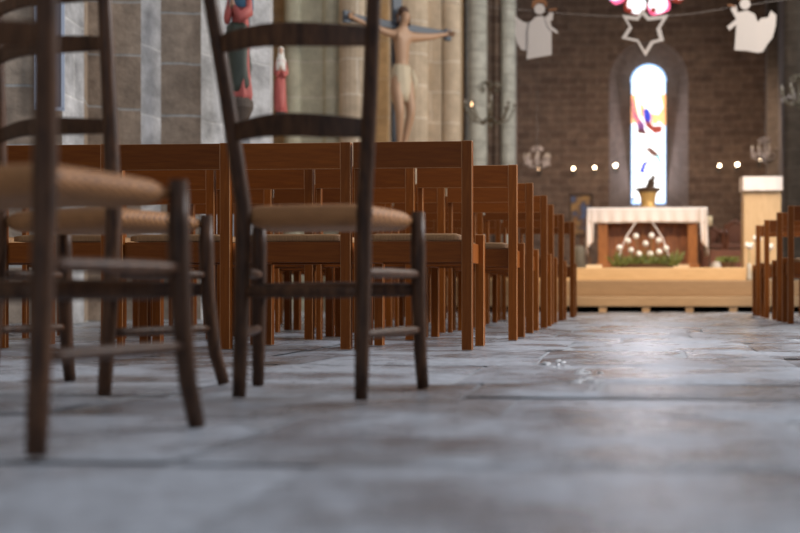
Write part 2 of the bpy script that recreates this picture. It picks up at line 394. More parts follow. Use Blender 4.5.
# ------------------------------------------------------------------ stained glass (lit windows)
GW = emit('glass_white', (.93, .97, 1.0), 1.75); GB = emit('glass_blue', (.03, .06, .65), .8); GR = emit('glass_red', (.40, .05, .03), .6)
GO = emit('glass_orange', (1, .50, .22), 1.2); GP = emit('glass_purple', (.25, .08, .30), .7); GD = emit('glass_dark', (.16, .05, .03), .5)
GE = emit('glass_pale_blue', (.35, .60, 1.0), 1.3); GK = emit('glass_pink', (1, .15, .32), 1.6); GT = emit('glass_teal', (.2, .62, .7), 1.6)
M_LEAD = plain('lead', (.05, .05, .055), .5, .6)
def to_wall(yy): return lambda x, z, d: Vector((x, yy-d, z))
bm = bmesh.new(); prism(bm, [(x, z) for x, z in inner], to_wall(YB+.72), .01, 0)
def cw(cx, cy):                                   # crop reading of the lancet -> wall
    px, py = 610+cx/3.1375, 40+cy/3.1375; return (BX(px, YG), BZ(px, py, YG))
FR = [(1, [(108, 222), (118, 218), (127, 240), (122, 256), (112, 250)]), (2, [(116, 250), (128, 256), (136, 270), (154, 268), (152, 286), (138, 288), (122, 272)]),
      (4, [(82, 225), (92, 246), (102, 262), (104, 282), (92, 278), (84, 255)]), (5, [(90, 278), (104, 280), (112, 294), (92, 292)]), (3, [(65, 180), (78, 182), (82, 215), (88, 250), (65, 252)]),
      (3, [(160, 182), (178, 180), (178, 252), (168, 258), (152, 240), (166, 215)]), (5, [(118, 342), (130, 340), (148, 358), (146, 366), (132, 360)]),
      (8, [(146, 364), (154, 366), (162, 382), (154, 386)]), (1, [(104, 388), (118, 380), (110, 398), (106, 416), (97, 410)]),
      (8, [(92, 143), (101, 142), (100, 150), (94, 151)]), (3, [(117, 166), (126, 165), (125, 173), (118, 174)]), (8, [(154, 165), (163, 165), (162, 174), (155, 174)]),
      (6, [(108, 124), (136, 124), (136, 131), (108, 131)]), (3, [(96, 200), (106, 212), (104, 240), (96, 236)]), (3, [(132, 232), (150, 238), (146, 262), (134, 258)]),
      (4, [(70, 190), (76, 190), (80, 240), (72, 240)]), (6, [(130, 300), (150, 296), (152, 304), (132, 308)])]
for mi, pts in FR:
    mx_, my_ = sum(p[0] for p in pts)/len(pts), sum(p[1] for p in pts)/len(pts)
    pp = [cw(mx_+(p[0]-mx_)*1.6, my_+(p[1]-my_)*1.3) for p in pts]
    prism(bm, pp, to_wall(YB+.709), .006, mi)
# pale blue border band following the arch
nI = len(inner)
for i in range(nI):
    j = (i+1) % nI; q = .045
    def ins(p): return (WX+(p[0]-WX)*(1-q/WW), p[1] + (q if p[1] < WZ0+.01 else -q*max(0, (p[1]-(WZT-WW))/WW)))
    a, b2 = inner[i], inner[j]; c2, d2 = ins(b2), ins(a)
    prism(bm, [a, b2, c2, d2], to_wall(YB+.709), .004, 6)
glass = obj('window_1', bm, [GW, GB, GR, GO, GP, GD, GE, GK, GT]); glass['kind'] = 'structure'
bm = bmesh.new()
for k in range(1, 9):
    zz = WZ0+(WZT-WZ0)*k/9
    box(bm, (WX, YB+.69, zz), (WW*2*(.98 if zz < WZT-WW else .8), .008, .006))
for s in (-1, 1): box(bm, (WX+s*(WW-.005), YB+.69, (WZ0+WZT-WW)/2), (.03, .02, WZT-WW-WZ0))
obj('window_frame', bm, M_LEAD, glass)
# rose window: tracery disc and ten lobes
bm = bmesh.new(); prism(bm, circ(RX, RZ_, RR*.97, 40), to_wall(YB+.42), .12, 0)
rose = obj('window_2', bm, masonry('tracery_stone', (.07, .05, .045), (.08, .06, .05), (.09, .07, .06), .5, .5)); rose['kind'] = 'structure'
bm = bmesh.new(); pxm = (BX(649)-BX(648))
lob = []
for k in range(10):
    a = -math.pi/2 + math.pi/10 + k*2*math.pi/10
    cx, cz = RX+39*pxm*math.cos(a), RZ_+39*pxm*math.sin(a)
    prism(bm, circ(cx, cz, 11.2*pxm, 16), to_wall(YB+.30), .01, 7 if k % 2 == 0 else 2)
    prism(bm, circ(cx+(1.5*pxm if k % 2 else -1*pxm), cz+2.2*pxm, 9.4*pxm, 14), to_wall(YB+.29), .006, 0)
    prism(bm, circ(cx-5.5*pxm, cz-4*pxm, 3.2*pxm, 8), to_wall(YB+.283), .004, 6 if k % 3 else 2)
prism(bm, circ(RX, RZ_, 20*pxm, 24), to_wall(YB+.30), .01, 6); prism(bm, circ(RX, RZ_, 14*pxm, 20), to_wall(YB+.29), .006, 0)
obj('pane', bm, [GW, GB, GR, GO, GP, GD, GE, GK, GT], rose)

# ------------------------------------------------------------------ altar platform
M_OAK = wood('lit_blond_wood', (.50, .31, .14), (.62, .41, .20), rough=.45, stretch=(1, 14, 14))  # upper step's brighter lighting is put into this paler wood colour
M_OAK2 = wood('shaded_tan_wood', (.30, .185, .088), (.38, .24, .12), rough=.5, stretch=(1, 14, 14))
def YD(px, D): return G(px, D).y
Y1, Y2, Y3 = YD(645, 12.25), YD(645, 12.6), YD(645, 12.95)
plat = thing('altar_platform', 'pale wooden three-step platform carrying the altar at the end of the aisle', 'platform', (0, Y1, 0))
XL, XR = -2.45, 2.6
bm = bmesh.new(); box(bm, ((XL+XR)/2, 1.9, .12), (XR-XL, 3.8, .11)); obj('lower_step', bm, M_OAK2, plat, bevel=.01)
bm = bmesh.new(); box(bm, ((XL+XR)/2, (Y2-Y1)+1.75, .2655), (XR-XL, 3.5, .179)); obj('middle_step', bm, M_OAK2, plat, bevel=.01)
XU = G(745, 12.95).x
bm = bmesh.new(); box(bm, ((XL+XU)/2, (Y3-Y1)+2.8, .4315), (XU-XL, 5.6, .151)); obj('upper_step', bm, M_OAK, plat, bevel=.01)
for i in range(17):
    x = G(646, 12.25).x + (i-9)*.478
    if XL+.1 < x < XR-.1:
        obj('foot', bmbox((x,   .2, .032), (.085, .36, .064)), M_OAK2, plat)
obj('plinth', bmbox(((XL+XR)/2, 2.4, .027), (XR-XL-.1, 2.6, .054)), plain('black_void_board', (.012, .009, .008), .9), plat)  # near-black board; the dark under the platform is painted as its colour
bm = bmesh.new(); box(bm, (1.0, 20.9, .25), (7.6, 7.6, .5)); o = obj('floor', bm, plain('chancel_floor', (.14, .11, .09), .5, var=.3, bscale=3, bump=.2)); o.location = (-1, 0.0, 0); o['kind'] = 'structure'
PZ = .507

# ------------------------------------------------------------------ altar
M_ALT = wood('altar_wood', (.20, .070, .014), (.36, .135, .032), rough=.45, stretch=(9, 9, 1.2))
AD = 15.2; AX0, AX1 = G(597, AD).x, G(698, AD).x; AXc = (AX0+AX1)/2; AY = G(645, AD).y; AT = Z(207, AD)
alt = thing('altar', 'carved brown wooden altar table on the platform under a white cloth', 'altar', (AXc, AY, PZ))
aw = AX1-AX0; ah = AT-PZ-.02
obj('tabletop', bmbox((0, .35, ah-.03), (aw+.12, .85, .06)), M_ALT, alt, bevel=.01)
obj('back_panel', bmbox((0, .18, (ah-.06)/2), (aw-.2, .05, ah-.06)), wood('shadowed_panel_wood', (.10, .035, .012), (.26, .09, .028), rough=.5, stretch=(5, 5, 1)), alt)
for s in (-1, 1):
    bm = bmesh.new(); x = s*(aw/2-.08)
    box(bm, (x, .0, (ah-.06)/2), (.13, .14, ah-.06)); box(bm, (x, 0, .05), (.19, .2, .10)); box(bm, (x, 0, ah-.11), (.17, .18, .08))
    obj('leg', bm, M_ALT, alt, bevel=.008)
    obj('leg', bmbox((s*(aw/2-.08), .68, (ah-.06)/2), (.13, .14, ah-.06)), M_ALT, alt)
for xx in (-.30, .30):
    bm = bmesh.new(); a_ = aw*.19
    for (cx, cz, sx, sz) in ((0, ah*.82, a_*2, .05), (0, ah*.1, a_*2, .05), (-a_, ah*.46, .05, ah*.76), (a_, ah*.46, .05, ah*.76)):
        box(bm, (xx*aw*.8+cx, .14, cz), (sx, .04, sz))
    obj('carved_panel', bm, M_ALT, alt, bevel=.006)
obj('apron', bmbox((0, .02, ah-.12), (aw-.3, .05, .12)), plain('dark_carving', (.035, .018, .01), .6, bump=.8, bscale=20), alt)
# the altar cloth with scalloped drops
M_LINEN = plain('white_linen', (.84, .77, .74), .85, var=.05, bscale=8)
bm = bmesh.new(); hw = (G(706, AD).x-G(587.5, AD).x)/2
def sheet(bm, f, nu, nv):
    g = [[bm.verts.new(f(i/nu, j/nv)) for i in range(nu+1)] for j in range(nv+1)]
    for j in range(nv):
        for i in range(nu): bm.faces.new((g[j][i], g[j][i+1], g[j+1][i+1], g[j+1][i])).smooth = True
dz = ah+.006
sheet(bm, lambda u, v: Vector(((u-.5)*2*hw, -.09+v*.9, dz)), 40, 6)
sheet(bm, lambda u, v: Vector(((u-.5)*2*hw, -.09-.012*math.sin(u*60)*v-.012, dz-(.205+.004*math.sin(u*9))*v)), 160, 6)
for s in (-1, 1):
    sheet(bm, lambda u, v, s=s: Vector((s*(hw+.004+.012*v*(1+.6*math.sin(u*22))), -.10+u*.9, dz-(.60+.05*math.sin(u*9+s))*v)), 50, 14)
    sheet(bm, lambda u, v, s=s: Vector((s*(hw-.10*(1-u)+.015*(1-u)*v+.012*v), -.115-.03*math.sin(u*7+v*3)*v, dz-(.57-.10*(1-u))*v)), 10, 14)
o = obj('altar_cloth', bm, M_LINEN, norm=False); o.location = (AXc-(0), AY, PZ); o.location.x = (G(706, AD).x+G(587.5, AD).x)/2
so = o.modifiers.new('thick', 'SOLIDIFY'); so.thickness = .006
tag(o, 'white linen cloth draped over the altar, hanging down both ends', 'cloth')
# gilded stand with a dark bowl of dried plants on the altar
M_GOLD = plain('gilt', (.66, .40, .13), .4, .35); M_BRZ = plain('dark_bronze', (.10, .055, .03), .5, .3, var=.3)
gp = G(648, AD+.35)
ur = thing('gilded_urn', 'golden urn with a dark spiky top standing on the altar in front of the window', 'urn', (gp.x, gp.y, AT+.005))
bm = bmesh.new(); lathe(bm, [(.12, 0), (.12, .03), (.10, .04), (.105, .10), (.115, .17), (.13, .21), (.13, .225)], 24); obj('body', bm, M_GOLD, ur, smooth=True)
bm = bmesh.new(); lathe(bm, [(.12, .215), (.16, .245), (.185, .26), (.17, .285), (.07, .30)], 24)
obj('rim', bm, M_BRZ, ur, smooth=True)
bm = bmesh.new()
for k in range(16):
    a = k*2.4; ln = random.uniform(.06, .16) if k else .22
    tube(bm, [(.02*math.cos(a), .02*math.sin(a), .28), (.04+.05*math.cos(a), .04*math.sin(a), .29+ln*.6), (.045+.04*math.cos(a+.5), .04*math.sin(a), .29+ln)], [.024, .022, .006], 6)
tube(bm, [(.045, 0, .28), (.05, 0, .40), (.055, 0, .47)], [.045, .03, .006], 8)
obj('dried_plant', bm, M_BRZ, ur)

# flower arrangement in front
M_LEAF = plain('leaf_green', (.19, .23, .07), .6, var=.4, bscale=15); M_PETAL = plain('petal_white', (.88, .84, .78), .6); M_STEM = plain('stem_green', (.12, .15, .05), .6)
FD = 13.5; fp = G(645, FD)
fa = thing('flower_arrangement', 'low green arrangement with white blooms on the platform before the altar', 'flowers', (fp.x, fp.y, PZ))
def sx(px, D=FD): return (px-645)/FPX*D
bm = bmesh.new(); lathe(bm, [(.30, 0), (.34, .02), (.36, .05), (.34, .055)], 24, sy=.45); obj('tray', bm, M_BRZ, fa)
bm = bmesh.new(); rnd = random.Random(5)
for k in range(520):
    x = rnd.uniform(-.40, .40); y_ = rnd.uniform(-.13, .13); b0 = Vector((x, y_, .03)); ln = rnd.uniform(.09, .21)*(1.25-.5*abs(math.sin(x*9)))
    d = Vector((rnd.uniform(-.7, .7), rnd.uniform(-.7, .3), rnd.uniform(.4, 1))).normalized(); sd = d.cross(Vector((rnd.random(), rnd.random(), .2))).normalized()*rnd.uniform(.007, .014)
    p = [b0+sd*.3, b0+d*ln*.5+sd, b0+d*ln, b0+d*ln*.5-sd, b0-sd*.3]
    bm.faces.new([bm.verts.new(q) for q in p])
obj('foliage', bm, M_LEAF, fa, norm=False)['kind'] = 'stuff'
for (px, py) in ((619.5, 247.5), (628, 240.5), (636, 236), (645.5, 243.5), (651.5, 235.5), (658.5, 240.5), (666, 248.5), (639, 254), (650, 254), (631, 250), (659, 252)):
    p = Vector((sx(px), -.10 if py > 250 else rnd.uniform(-.06, .08), Z(py, FD)-PZ))
    bm = bmesh.new()
    for k in range(9):
        a = k*2*math.pi/9; t = .3 if k % 2 else .75
        ball(bm, p+Vector((math.cos(a)*.019, -abs(math.sin(a*2))*.004, math.sin(a)*.019)), .016, s=(1, .7, 1), seg=8)
    ball(bm, p+Vector((0, -.012, 0)), .018, seg=8)
    fl = obj('white_bloom', bm, M_PETAL, fa, smooth=True)
    bm = bmesh.new(); tube(bm, [(p.x*.55, 0, .04), (p.x*.85, p.y*.5, p.z*.6), p], .0035, 5); obj('stem', bm, M_STEM, fl)
for s, (pa, pb) in ((-1, ((636, 221), (619, 250))), (1, ((652, 221), (669, 250)))):
    bm = bmesh.new(); a = Vector((sx(pa[0]), .12, Z(pa[1], FD)-PZ)); b_ = Vector((sx(pb[0]), -.02, Z(pb[1], FD)-PZ-.08))
    tube(bm, [a, a.lerp(b_, .5)+Vector((s*.02, 0, .02)), b_, (b_.x*.9, 0, .04)], [.006, .009, .007, .004], 6, flat=.6)
    obj('ribbon', bm, M_LINEN, fa)
for px, lb in ((594, 'small cream cloth-covered block at the left foot of the altar'), (681, 'small cream cloth-covered block at the right foot of the altar')):
    p = G(px, 14.2); tag(obj('altar_block', bmbox((0, 0, .03), (.2, .16, .06)), plain('cream_block', (.75, .58, .38), .7), bevel=.008), lb, 'block').location = (p.x, p.y, PZ+.0005)

# ------------------------------------------------------------------ lectern
LD = 13.25; lp = G(762.5, LD); lh = Z(177, LD)-.357
lec = thing('lectern', 'tall pale tan lectern with a white cloth over its top, right of the altar', 'lectern', (lp.x, lp.y, .356))
M_BEIGE = wood('lectern_board', (.46, .31, .165), (.55, .39, .22), rough=.6, stretch=(9, 9, 1))
lw = 38.5/FPX*LD
obj('body', bmbox((0, .2, (lh-.05)/2), (lw*.96, .36, lh-.05)), M_BEIGE, lec, bevel=.008)
bm = bmesh.new(); prism(bm, [(-.03, lh-.05), (.44, lh-.05), (.44, lh+.02), (-.03, lh-.0)], lambda y, z, d: Vector((d-lw*.5, y, z)), lw); obj('desk_top', bm, M_BEIGE, lec)
bm = bmesh.new(); sheet(bm, lambda u, v: Vector(((u-.5)*lw*1.01, -.034-.004*math.sin(u*20)*v, lh+.005-v*.165)), 30, 4)
sheet(bm, lambda u, v: Vector(((u-.5)*lw*1.01, -.034+v*.47, lh+.006+v*.02)), 4, 4)
for s in (-1, 1): sheet(bm, lambda u, v, s=s: Vector((s*lw*.515, -.034+u*.47, lh+.006+u*.02-v*.17)), 4, 4)
o = obj('lectern_cloth', bm, M_LINEN, norm=False); o.location = (lp.x, lp.y, .356); tag(o, 'white cloth folded over the top of the tan lectern', 'cloth')
for i, (px, py, D) in enumerate(((749, 246, 12.95), (757, 239, 12.98), (769, 247, 12.95))):
    p = G(px, D); vz = Z(py, D)-.356
    v = thing('flower_vase', ['slim vase of white flowers at the lectern foot, leftmost of three', 'slim vase of white flowers at the lectern foot, middle of three', 'slim vase of white flowers at the lectern foot, partly behind the right chairs'][i], 'vase', (p.x, p.y, .356), 0, 'vases at the lectern foot')
    bm = bmesh.new(); lathe(bm, [(.03, 0), (.035, .03), (.02, .12), (.025, .2)], 14); obj('body', bm, plain('vase_glass', (.45, .42, .36), .2), v, smooth=True)
    bm = bmesh.new()
    for k in range(7): ball(bm, (.03*math.cos(k*2.4), .02*math.sin(k*2.4), vz+.02*math.sin(k*1.7)), .024, seg=8)
    b_ = obj('bloom', bm, M_PETAL, v, smooth=True); bm = bmesh.new(); tube(bm, [(0, 0, .15), (.004, 0, vz)], .005, 5); obj('stem', bm, M_STEM, b_)
def bush(name, label, loc, rx, hz, count, seed):
    rnd = random.Random(seed); t = thing(name, label, 'plant', loc)
    bm = bmesh.new(); lathe(bm, [(.07, 0), (.09, .07), (.08, .075)], 14); obj('pot', bm, M_BRZ, t)
    bm = bmesh.new()
    for k in range(count):
        b0 = Vector((rnd.uniform(-.03, .03), rnd.uniform(-.03, .03), .07)); d = Vector((rnd.uniform(-1, 1)*rx, rnd.uniform(-1, 1)*.1, rnd.uniform(.3, 1)*hz))
        e = b0+d; sd = d.cross(Vector((0, 1, .3))).normalized()*.012
        bm.faces.new([bm.verts.new(q) for q in (b0, e-d*.25+sd, e, e-d*.25-sd)])
    obj('foliage', bm, M_LEAF, t, norm=False)['kind'] = 'stuff'
pp = G(728, 13.3); bush('potted_plant', 'small trailing green plant at the right end of the upper step', (pp.x, pp.y, PZ), .16, .08, 90, 2)

# carved bench right of altar, icon panel left of it
M_RED = wood('dark_red_wood', (.13, .042, .02), (.26, .09, .04), rough=.45)
def carved_chair(label, px, D, wd, hh):
    p = G(px, D); t = thing('carved_armchair', label, 'chair', (p.x, p.y, PZ), 0, 'armchairs behind the altar')
    for s in (-1, 1):
        bm = bmesh.new(); tube(bm, [(s*wd/2, 0, 0), (s*wd/2, 0, .42), (s*wd/2, -.02, .62)], .022, 8); obj('leg', bm, M_RED, t)
        bm = bmesh.new(); tube(bm, [(s*wd/2, .42, 0), (s*wd/2, .42, .5), (s*wd/2*.95, .47, hh)], .022, 8); obj('leg', bm, M_RED, t)
        bm = bmesh.new(); tube(bm, [(s*wd/2, -.04, .63), (s*wd/2, .2, .65), (s*wd/2, .44, .64)], .024, 8); obj('armrest', bm, M_RED, t)
    obj('seat', bmbox((0, .2, .43), (wd, .44, .07)), M_RED, t, bevel=.01)
    bm = bmesh.new(); tube(bm, [(-wd*.47, .47, hh-.08), (-wd*.25, .47, hh), (0, .47, hh+.05), (wd*.25, .47, hh), (wd*.47, .47, hh-.08)], .03, 8)
    for k in range(4): tube(bm, [((k-1.5)*wd*.2, .45, .47), ((k-1.5)*wd*.18, .47, hh)], .012, 6)
    box(bm, (0, .47, (hh+.5)/2), (wd*.8, .02, hh-.5))
    obj('backrest', bm, M_RED, t)
carved_chair('dark red carved armchair just right of the altar cloth', 712, 17.4, .34, .72)
carved_chair('dark red carved armchair between the altar and the lectern', 738, 17.4, .34, .80)
p = G(722, 16.2); o = obj('low_cabinet', bmbox((0, 0, .16), (.62, .3, .32)), M_RED, bevel=.01); o.location = (p.x, p.y, PZ)
tag(o, 'low dark red wooden stand in front of the carved armchairs', 'stand')
p = G(715, 16.0); bm = bmesh.new()
lathe(bm, [(.03, 0), (.06, .03), (.075, .08), (.05, .12), (.055, .13)], 14); o = obj('white_bowl', bm, plain('white_glaze', (.7, .68, .66), .3), smooth=True); o.location = (p.x-.02, p.y-.55, PZ); tag(o, 'small white vase on the floor right of the altar', 'vase')
p = G(709.5, 15.9); cs = thing('candle_stand', 'tall thin candle stand with a cream candle behind the altar cloth', 'candle stand', (p.x, p.y, PZ))
hz = Z(226, 15.9)-PZ
bm = bmesh.new(); lathe(bm, [(.10, 0), (.09, .02), (.02, .04), (.012, .2), (.012, hz-.05), (.05, hz-.01), (.05, hz)], 14); obj('pole', bm, M_BRZ, cs, smooth=True)
bm = bmesh.new(); lathe(bm, [(.04, hz), (.04, hz+.14), (.01, hz+.145)], 14); obj('candle', bm, plain('cream_wax', (.75, .60, .38), .5), cs, smooth=True)
# icon
def paint_mat():
    m, nt, b, N, L = nm('painted_icon')
    tc = N.new('ShaderNodeTexCoord'); n = N.new('ShaderNodeTexNoise'); n.inputs['Scale'].default_value = 7; n.inputs['Detail'].default_value = 3
    r = N.new('ShaderNodeValToRGB'); e = r.color_ramp.elements; e[0].position = .35; e[0].color = (.10, .13, .24, 1); e[1].position = .62; e[1].color = (.42, .22, .07, 1)
    e.new(.48).color = (.13, .08, .06, 1)
    L.new(tc.outputs['Object'], n.inputs[0]); L.new(n.outputs[0], r.inputs[0]); L.new(r.outputs[0], b.inputs['Base Color']); return m
p = G(581, 18.0); iz0 = Z(236, 18)-.5; iz1 = Z(195, 18)-.5
ic = thing('icon_painting', 'framed blue and gold painting on an easel left of the altar', 'painting', (p.x, p.y, .512))
obj('canvas', bmbox((0, 0, (iz0+iz1)/2), (.33, .02, iz1-iz0)), paint_mat(), ic)
bm = bmesh.new(); zc = (iz0+iz1)/2; hh = (iz1-iz0)/2
for a in ((0, zc+hh, .39, .04), (0, zc-hh, .39, .04), (-.18, zc, .04, 2*hh), (.18, zc, .04, 2*hh)): box(bm, (a[0], -.01, a[1]), (a[2], .035, a[3]))
obj('frame', bm, M_BRZ, ic)
for xx, yy in ((-.16, -.1), (.16, -.1), (0, .3)):
    bm = bmesh.new(); tube(bm, [(xx, yy, 0), (xx*.4, .035, iz1-.05)], .014, 6); obj('leg', bm, M_ALT, ic)
p = G(579, 17.2); bm = bmesh.new(); lathe(bm, [(.10, 0), (.12, .05), (.08, .22), (.09, .34), (.06, .42)], 18, fn=lambda a, z: 1+.05*math.cos(5*a))
o = obj('pale_jar', bm, plain('stoneware', (.40, .33, .24), .6, var=.2), smooth=True); o.location = (p.x, p.y, .510); tag(o, 'pale stoneware jar on the floor below the painting', 'jar')

# ------------------------------------------------------------------ wall bulbs
M_BULB = emit('warm_bulb', (1, .78, .52), 18); M_BULB2 = emit('dim_bulb', (1, .62, .32), 4); M_IRON = plain('wrought_iron', (.05, .045, .04), .45, .6)
NB = ['bulb lamp on the back wall beside the grey pillar', 'bulb lamp on the back wall, second from the grey pillar', 'bulb lamp on the back wall, third from the grey pillar', 'bulb lamp on the back wall nearest the window on its left',
      'faint lamp low beside the window foot, left of the urn', 'bulb lamp on the back wall nearest the window on its right', 'bulb lamp on the back wall, middle of the three right of window', 'bulb lamp on the back wall above the lectern']
for (px, py, mat, r_), lb in zip(((538.5, 168.5, M_BULB2, .028), (573.5, 168.5, M_BULB, .028), (594.5, 167.5, M_BULB, .028), (615.5, 165.5, M_BULB, .038), (634, 195, M_BULB, .03), (719.5, 165.5, M_BULB, .028), (737.5, 164.5, M_BULB, .036), (760.5, 160, M_BULB, .030)), NB):
    Y_ = YB-.35; p = Vector((BX(px, Y_), Y_, BZ(px, py, Y_)))
    t = thing('wall_lamp', lb, 'lamp', p, 0, 'bulb lamps along the back wall')
    bm = bmesh.new(); ball(bm, (0, 0, 0), r_, seg=12); obj('bulb', bm, mat, t, smooth=True)
    bm = bmesh.new(); tube(bm, [(0, .01, -r_), (0, .02, -.08), (0, .2, -.10), (0, .35, -.06)], .010, 6); box(bm, (0, .345, -.06), (.06, .02, .10)); obj('bracket', bm, M_IRON, t)

# ------------------------------------------------------------------ chandeliers
def chandelier(label, px, py, D, rad, iron, crystal=False, lit=()):
    p = G(px, D, Z(py, D)); t = thing('chandelier', label, 'chandelier', p, 0, 'hanging chandeliers')
    bm = bmesh.new(); lathe(bm, [(.01, -.30*rad/.35), (.035, -.25*rad/.35), (.015, -.18), (.03, -.1), (.012, 0), (.012, rad*.9), (.03, rad*1.0), (.01, rad*1.1)], 10); obj('stem', bm, iron, t, smooth=True)
    top = 8.6-p.z
    bm = bmesh.new(); tube(bm, [(0, 0, rad*1.05), (0, 0, top)], .005, 5); obj('chain', bm, M_IRON, t)
    n = 8
    for k in range(n):
        a = 2*math.pi*k/n+.2; c, s = math.cos(a), math.sin(a)
        def q(r, z): return (r*c, r*s, z)
        bm = bmesh.new(); tube(bm, [q(.02, -.12), q(rad*.35, -.22*rad/.35), q(rad*.75, -.17*rad/.35), q(rad, .0), q(rad*.98, .04)], .015, 6)
        arm = obj('arm', bm, iron, t, smooth=True); bm = bmesh.new()
        tube(bm, [q(.015, rad*.85), q(rad*.3, rad*1.05), q(rad*.5, rad*.85), q(rad*.38, rad*.65), q(rad*.28, rad*.78)], .011, 6)
        obj('scroll', bm, iron, t, smooth=True)
        bm = bmesh.new(); lathe(bm, [(.012, .03), (.032, .045), (.034, .055)], 10, c=q(rad, 0)); obj('cup', bm, iron, arm)
        bm = bmesh.new(); lathe(bm, [(.010, .055), (.010, .115), (.003, .125)], 8, c=q(rad, 0)); obj('candle', bm, M_BULB2 if k in lit else plain('ivory_candle', (.5, .47, .42), .5) if k == 0 else bpy.data.materials['ivory_candle'], arm)
        if crystal:
            for j in range(3): bm = bmesh.new(); ball(bm, q(rad*(.6+.2*j), -.05-.03*j+.02), .02, seg=6); obj('pendant', bm, M_CRYS, arm)
M_CRYS = plain('crystal', (.36, .33, .33), .3, .2)
M_AIRON = plain('aged_iron', (.20, .18, .14), .45, .4)
chandelier('dark wrought iron chandelier hanging before the pale grey pillar', 490, 108, 16.2, .36, M_AIRON, lit=(3,))
chandelier('small crystal chandelier low on the back wall left of window', 537, 160, 21.5, .24, M_CRYS, True)
chandelier('small crystal chandelier above the lectern', 765, 152, 21.5, .26, M_CRYS, True)
chandelier('iron chandelier cut off by the right edge before the right pier', 799, 94, 16.2, .26, M_AIRON, True)

# ------------------------------------------------------------------ hanging paper angels and star
M_CARD = plain('white_card', (.52, .46, .42), .8); M_HAIR = plain('brown_card', (.22, .09, .035), .8); M_SKIN = plain('skin_card', (.62, .42, .32), .8)
HD = 13.0; o_ = G(645, HD)
def hp(px, py): return ((px-645)/FPX*HD, Z(py, HD))
hrot = YAW*0.5
def hang3(y0): return lambda x, z, d: Vector((x, y0-d, z))
def HP(l): return [hp(*p) for p in l]
def angel(label, body, wing, arm, head, hair, horn):
    cx, cz = hp(*head)
    t = thing('paper_angel', label, 'angel decoration', (o_.x, o_.y, 0), YAW, 'white hanging paper decorations')
    bm = bmesh.new(); prism(bm, HP(body), hang3(0), .012); obj('robe', bm, M_CARD, t)
    bm = bmesh.new(); prism(bm, HP(wing), hang3(.012), .008); obj('wing', bm, M_CARD, t)
    bm = bmesh.new(); prism(bm, HP(arm), hang3(-.012), .008); obj('arm', bm, M_CARD, t)
    bm = bmesh.new(); prism(bm, circ(cx, cz, .062, 20), hang3(-.012), .010); h = obj('head', bm, M_CARD, t)
    bm = bmesh.new(); prism(bm, HP(hair), hang3(-.024), .006); obj('hair', bm, M_HAIR, h)
    bm = bmesh.new(); prism(bm, HP(horn), hang3(-.022), .006); obj('trumpet', bm, M_HAIR, t)
def a1(l): return [(500+x/4.21, y/4.21) for x, y in l]
angel('white paper angel with brown hair hanging left of the star',
      a1([(150, 72), (170, 68), (200, 76), (214, 100), (217, 140), (218, 232), (160, 242), (112, 250), (118, 190), (118, 130), (126, 95)]),
      a1([(62, 60), (78, 78), (92, 88), (112, 96), (130, 90), (130, 200), (112, 214), (88, 208), (72, 180), (62, 130), (66, 100)]),
      a1([(190, 78), (212, 52), (224, 58), (222, 84), (206, 96), (212, 108), (244, 134), (242, 144), (206, 124)]),
      (500+167/4.21, 40/4.21), a1([(134, 40), (136, 10), (156, -10), (184, -6), (200, 16), (194, 34), (184, 16), (160, 14), (148, 26)]),
      a1([(206, 40), (240, 36), (240, 44), (206, 50)]))
def a2(l): return [(600+x/2.665, y/2.665) for x, y in l]
angel('white paper angel hanging right of the star above the lectern',
      a2([(366, 34), (392, 28), (412, 38), (420, 60), (424, 142), (392, 136), (358, 134), (362, 80)]),
      a2([(414, 66), (430, 48), (448, 46), (456, 28), (470, 40), (468, 70), (460, 100), (446, 118), (434, 138), (420, 140)]),
      a2([(348, 26), (354, 14), (362, 16), (366, 34), (380, 42), (376, 56), (344, 82), (338, 72), (362, 52)]),
      (600+386/2.665, 12/2.665), a2([(368, 4), (374, -12), (396, -12), (406, 4), (400, -2), (386, -6), (374, 0)]),
      a2([(340, 12), (360, 16), (360, 20), (339, 17)]))
# six-pointed star outline
st = thing('hanging_star', 'white outline six-pointed star hanging below the rose window', 'star decoration', (o_.x, o_.y, 0), YAW, 'white hanging paper decorations')
sc_, sz_ = hp(642.5, 33)
pts_o = [(500+x/4.21, y/4.21) for x, y in ((512, 62), (552, 66), (590, 74), (612, 52), (640, 70), (710, 60), (690, 120), (690, 172), (655, 180), (614, 238), (576, 172), (512, 162), (540, 115))]
op = HP([(622, 15), (636.5, 17.2), (642, 9), (649, 17.2), (668.5, 15), (660.5, 28), (664, 41), (653.5, 43.5), (645.5, 56.5), (637, 42), (621.5, 38.5), (629, 27)])
bm = bmesh.new(); cc = Vector(sc_ and (sc_, sz_))
ip = [tuple(cc+(Vector(p)-cc)*.77) for p in op]
for i in range(12):
    j = (i+1) % 12; prism(bm, [op[i], op[j], ip[j], ip[i]], hang3(0), .012)
bmesh.ops.remove_doubles(bm, verts=bm.verts, dist=.0002)
obj('star_outline', bm, M_CARD, st)
# string they hang on
bm = bmesh.new(); sp = [(440, 2), (500, 8), (560, 13), (605, 16), (645, 17), (690, 14), (740, 6), (800, -3), (850, -12)]
tube(bm, [(hp(*q)[0], .006, hp(*q)[1]) for q in sp], .0026, 5)
s_ = obj('string', bm, plain('grey_string', (.30, .26, .24), .8)); s_.location = (o_.x, o_.y, 0); s_.rotation_euler = (0, 0, YAW)
tag(s_, 'thin grey string carrying the paper angels and the star', 'string')

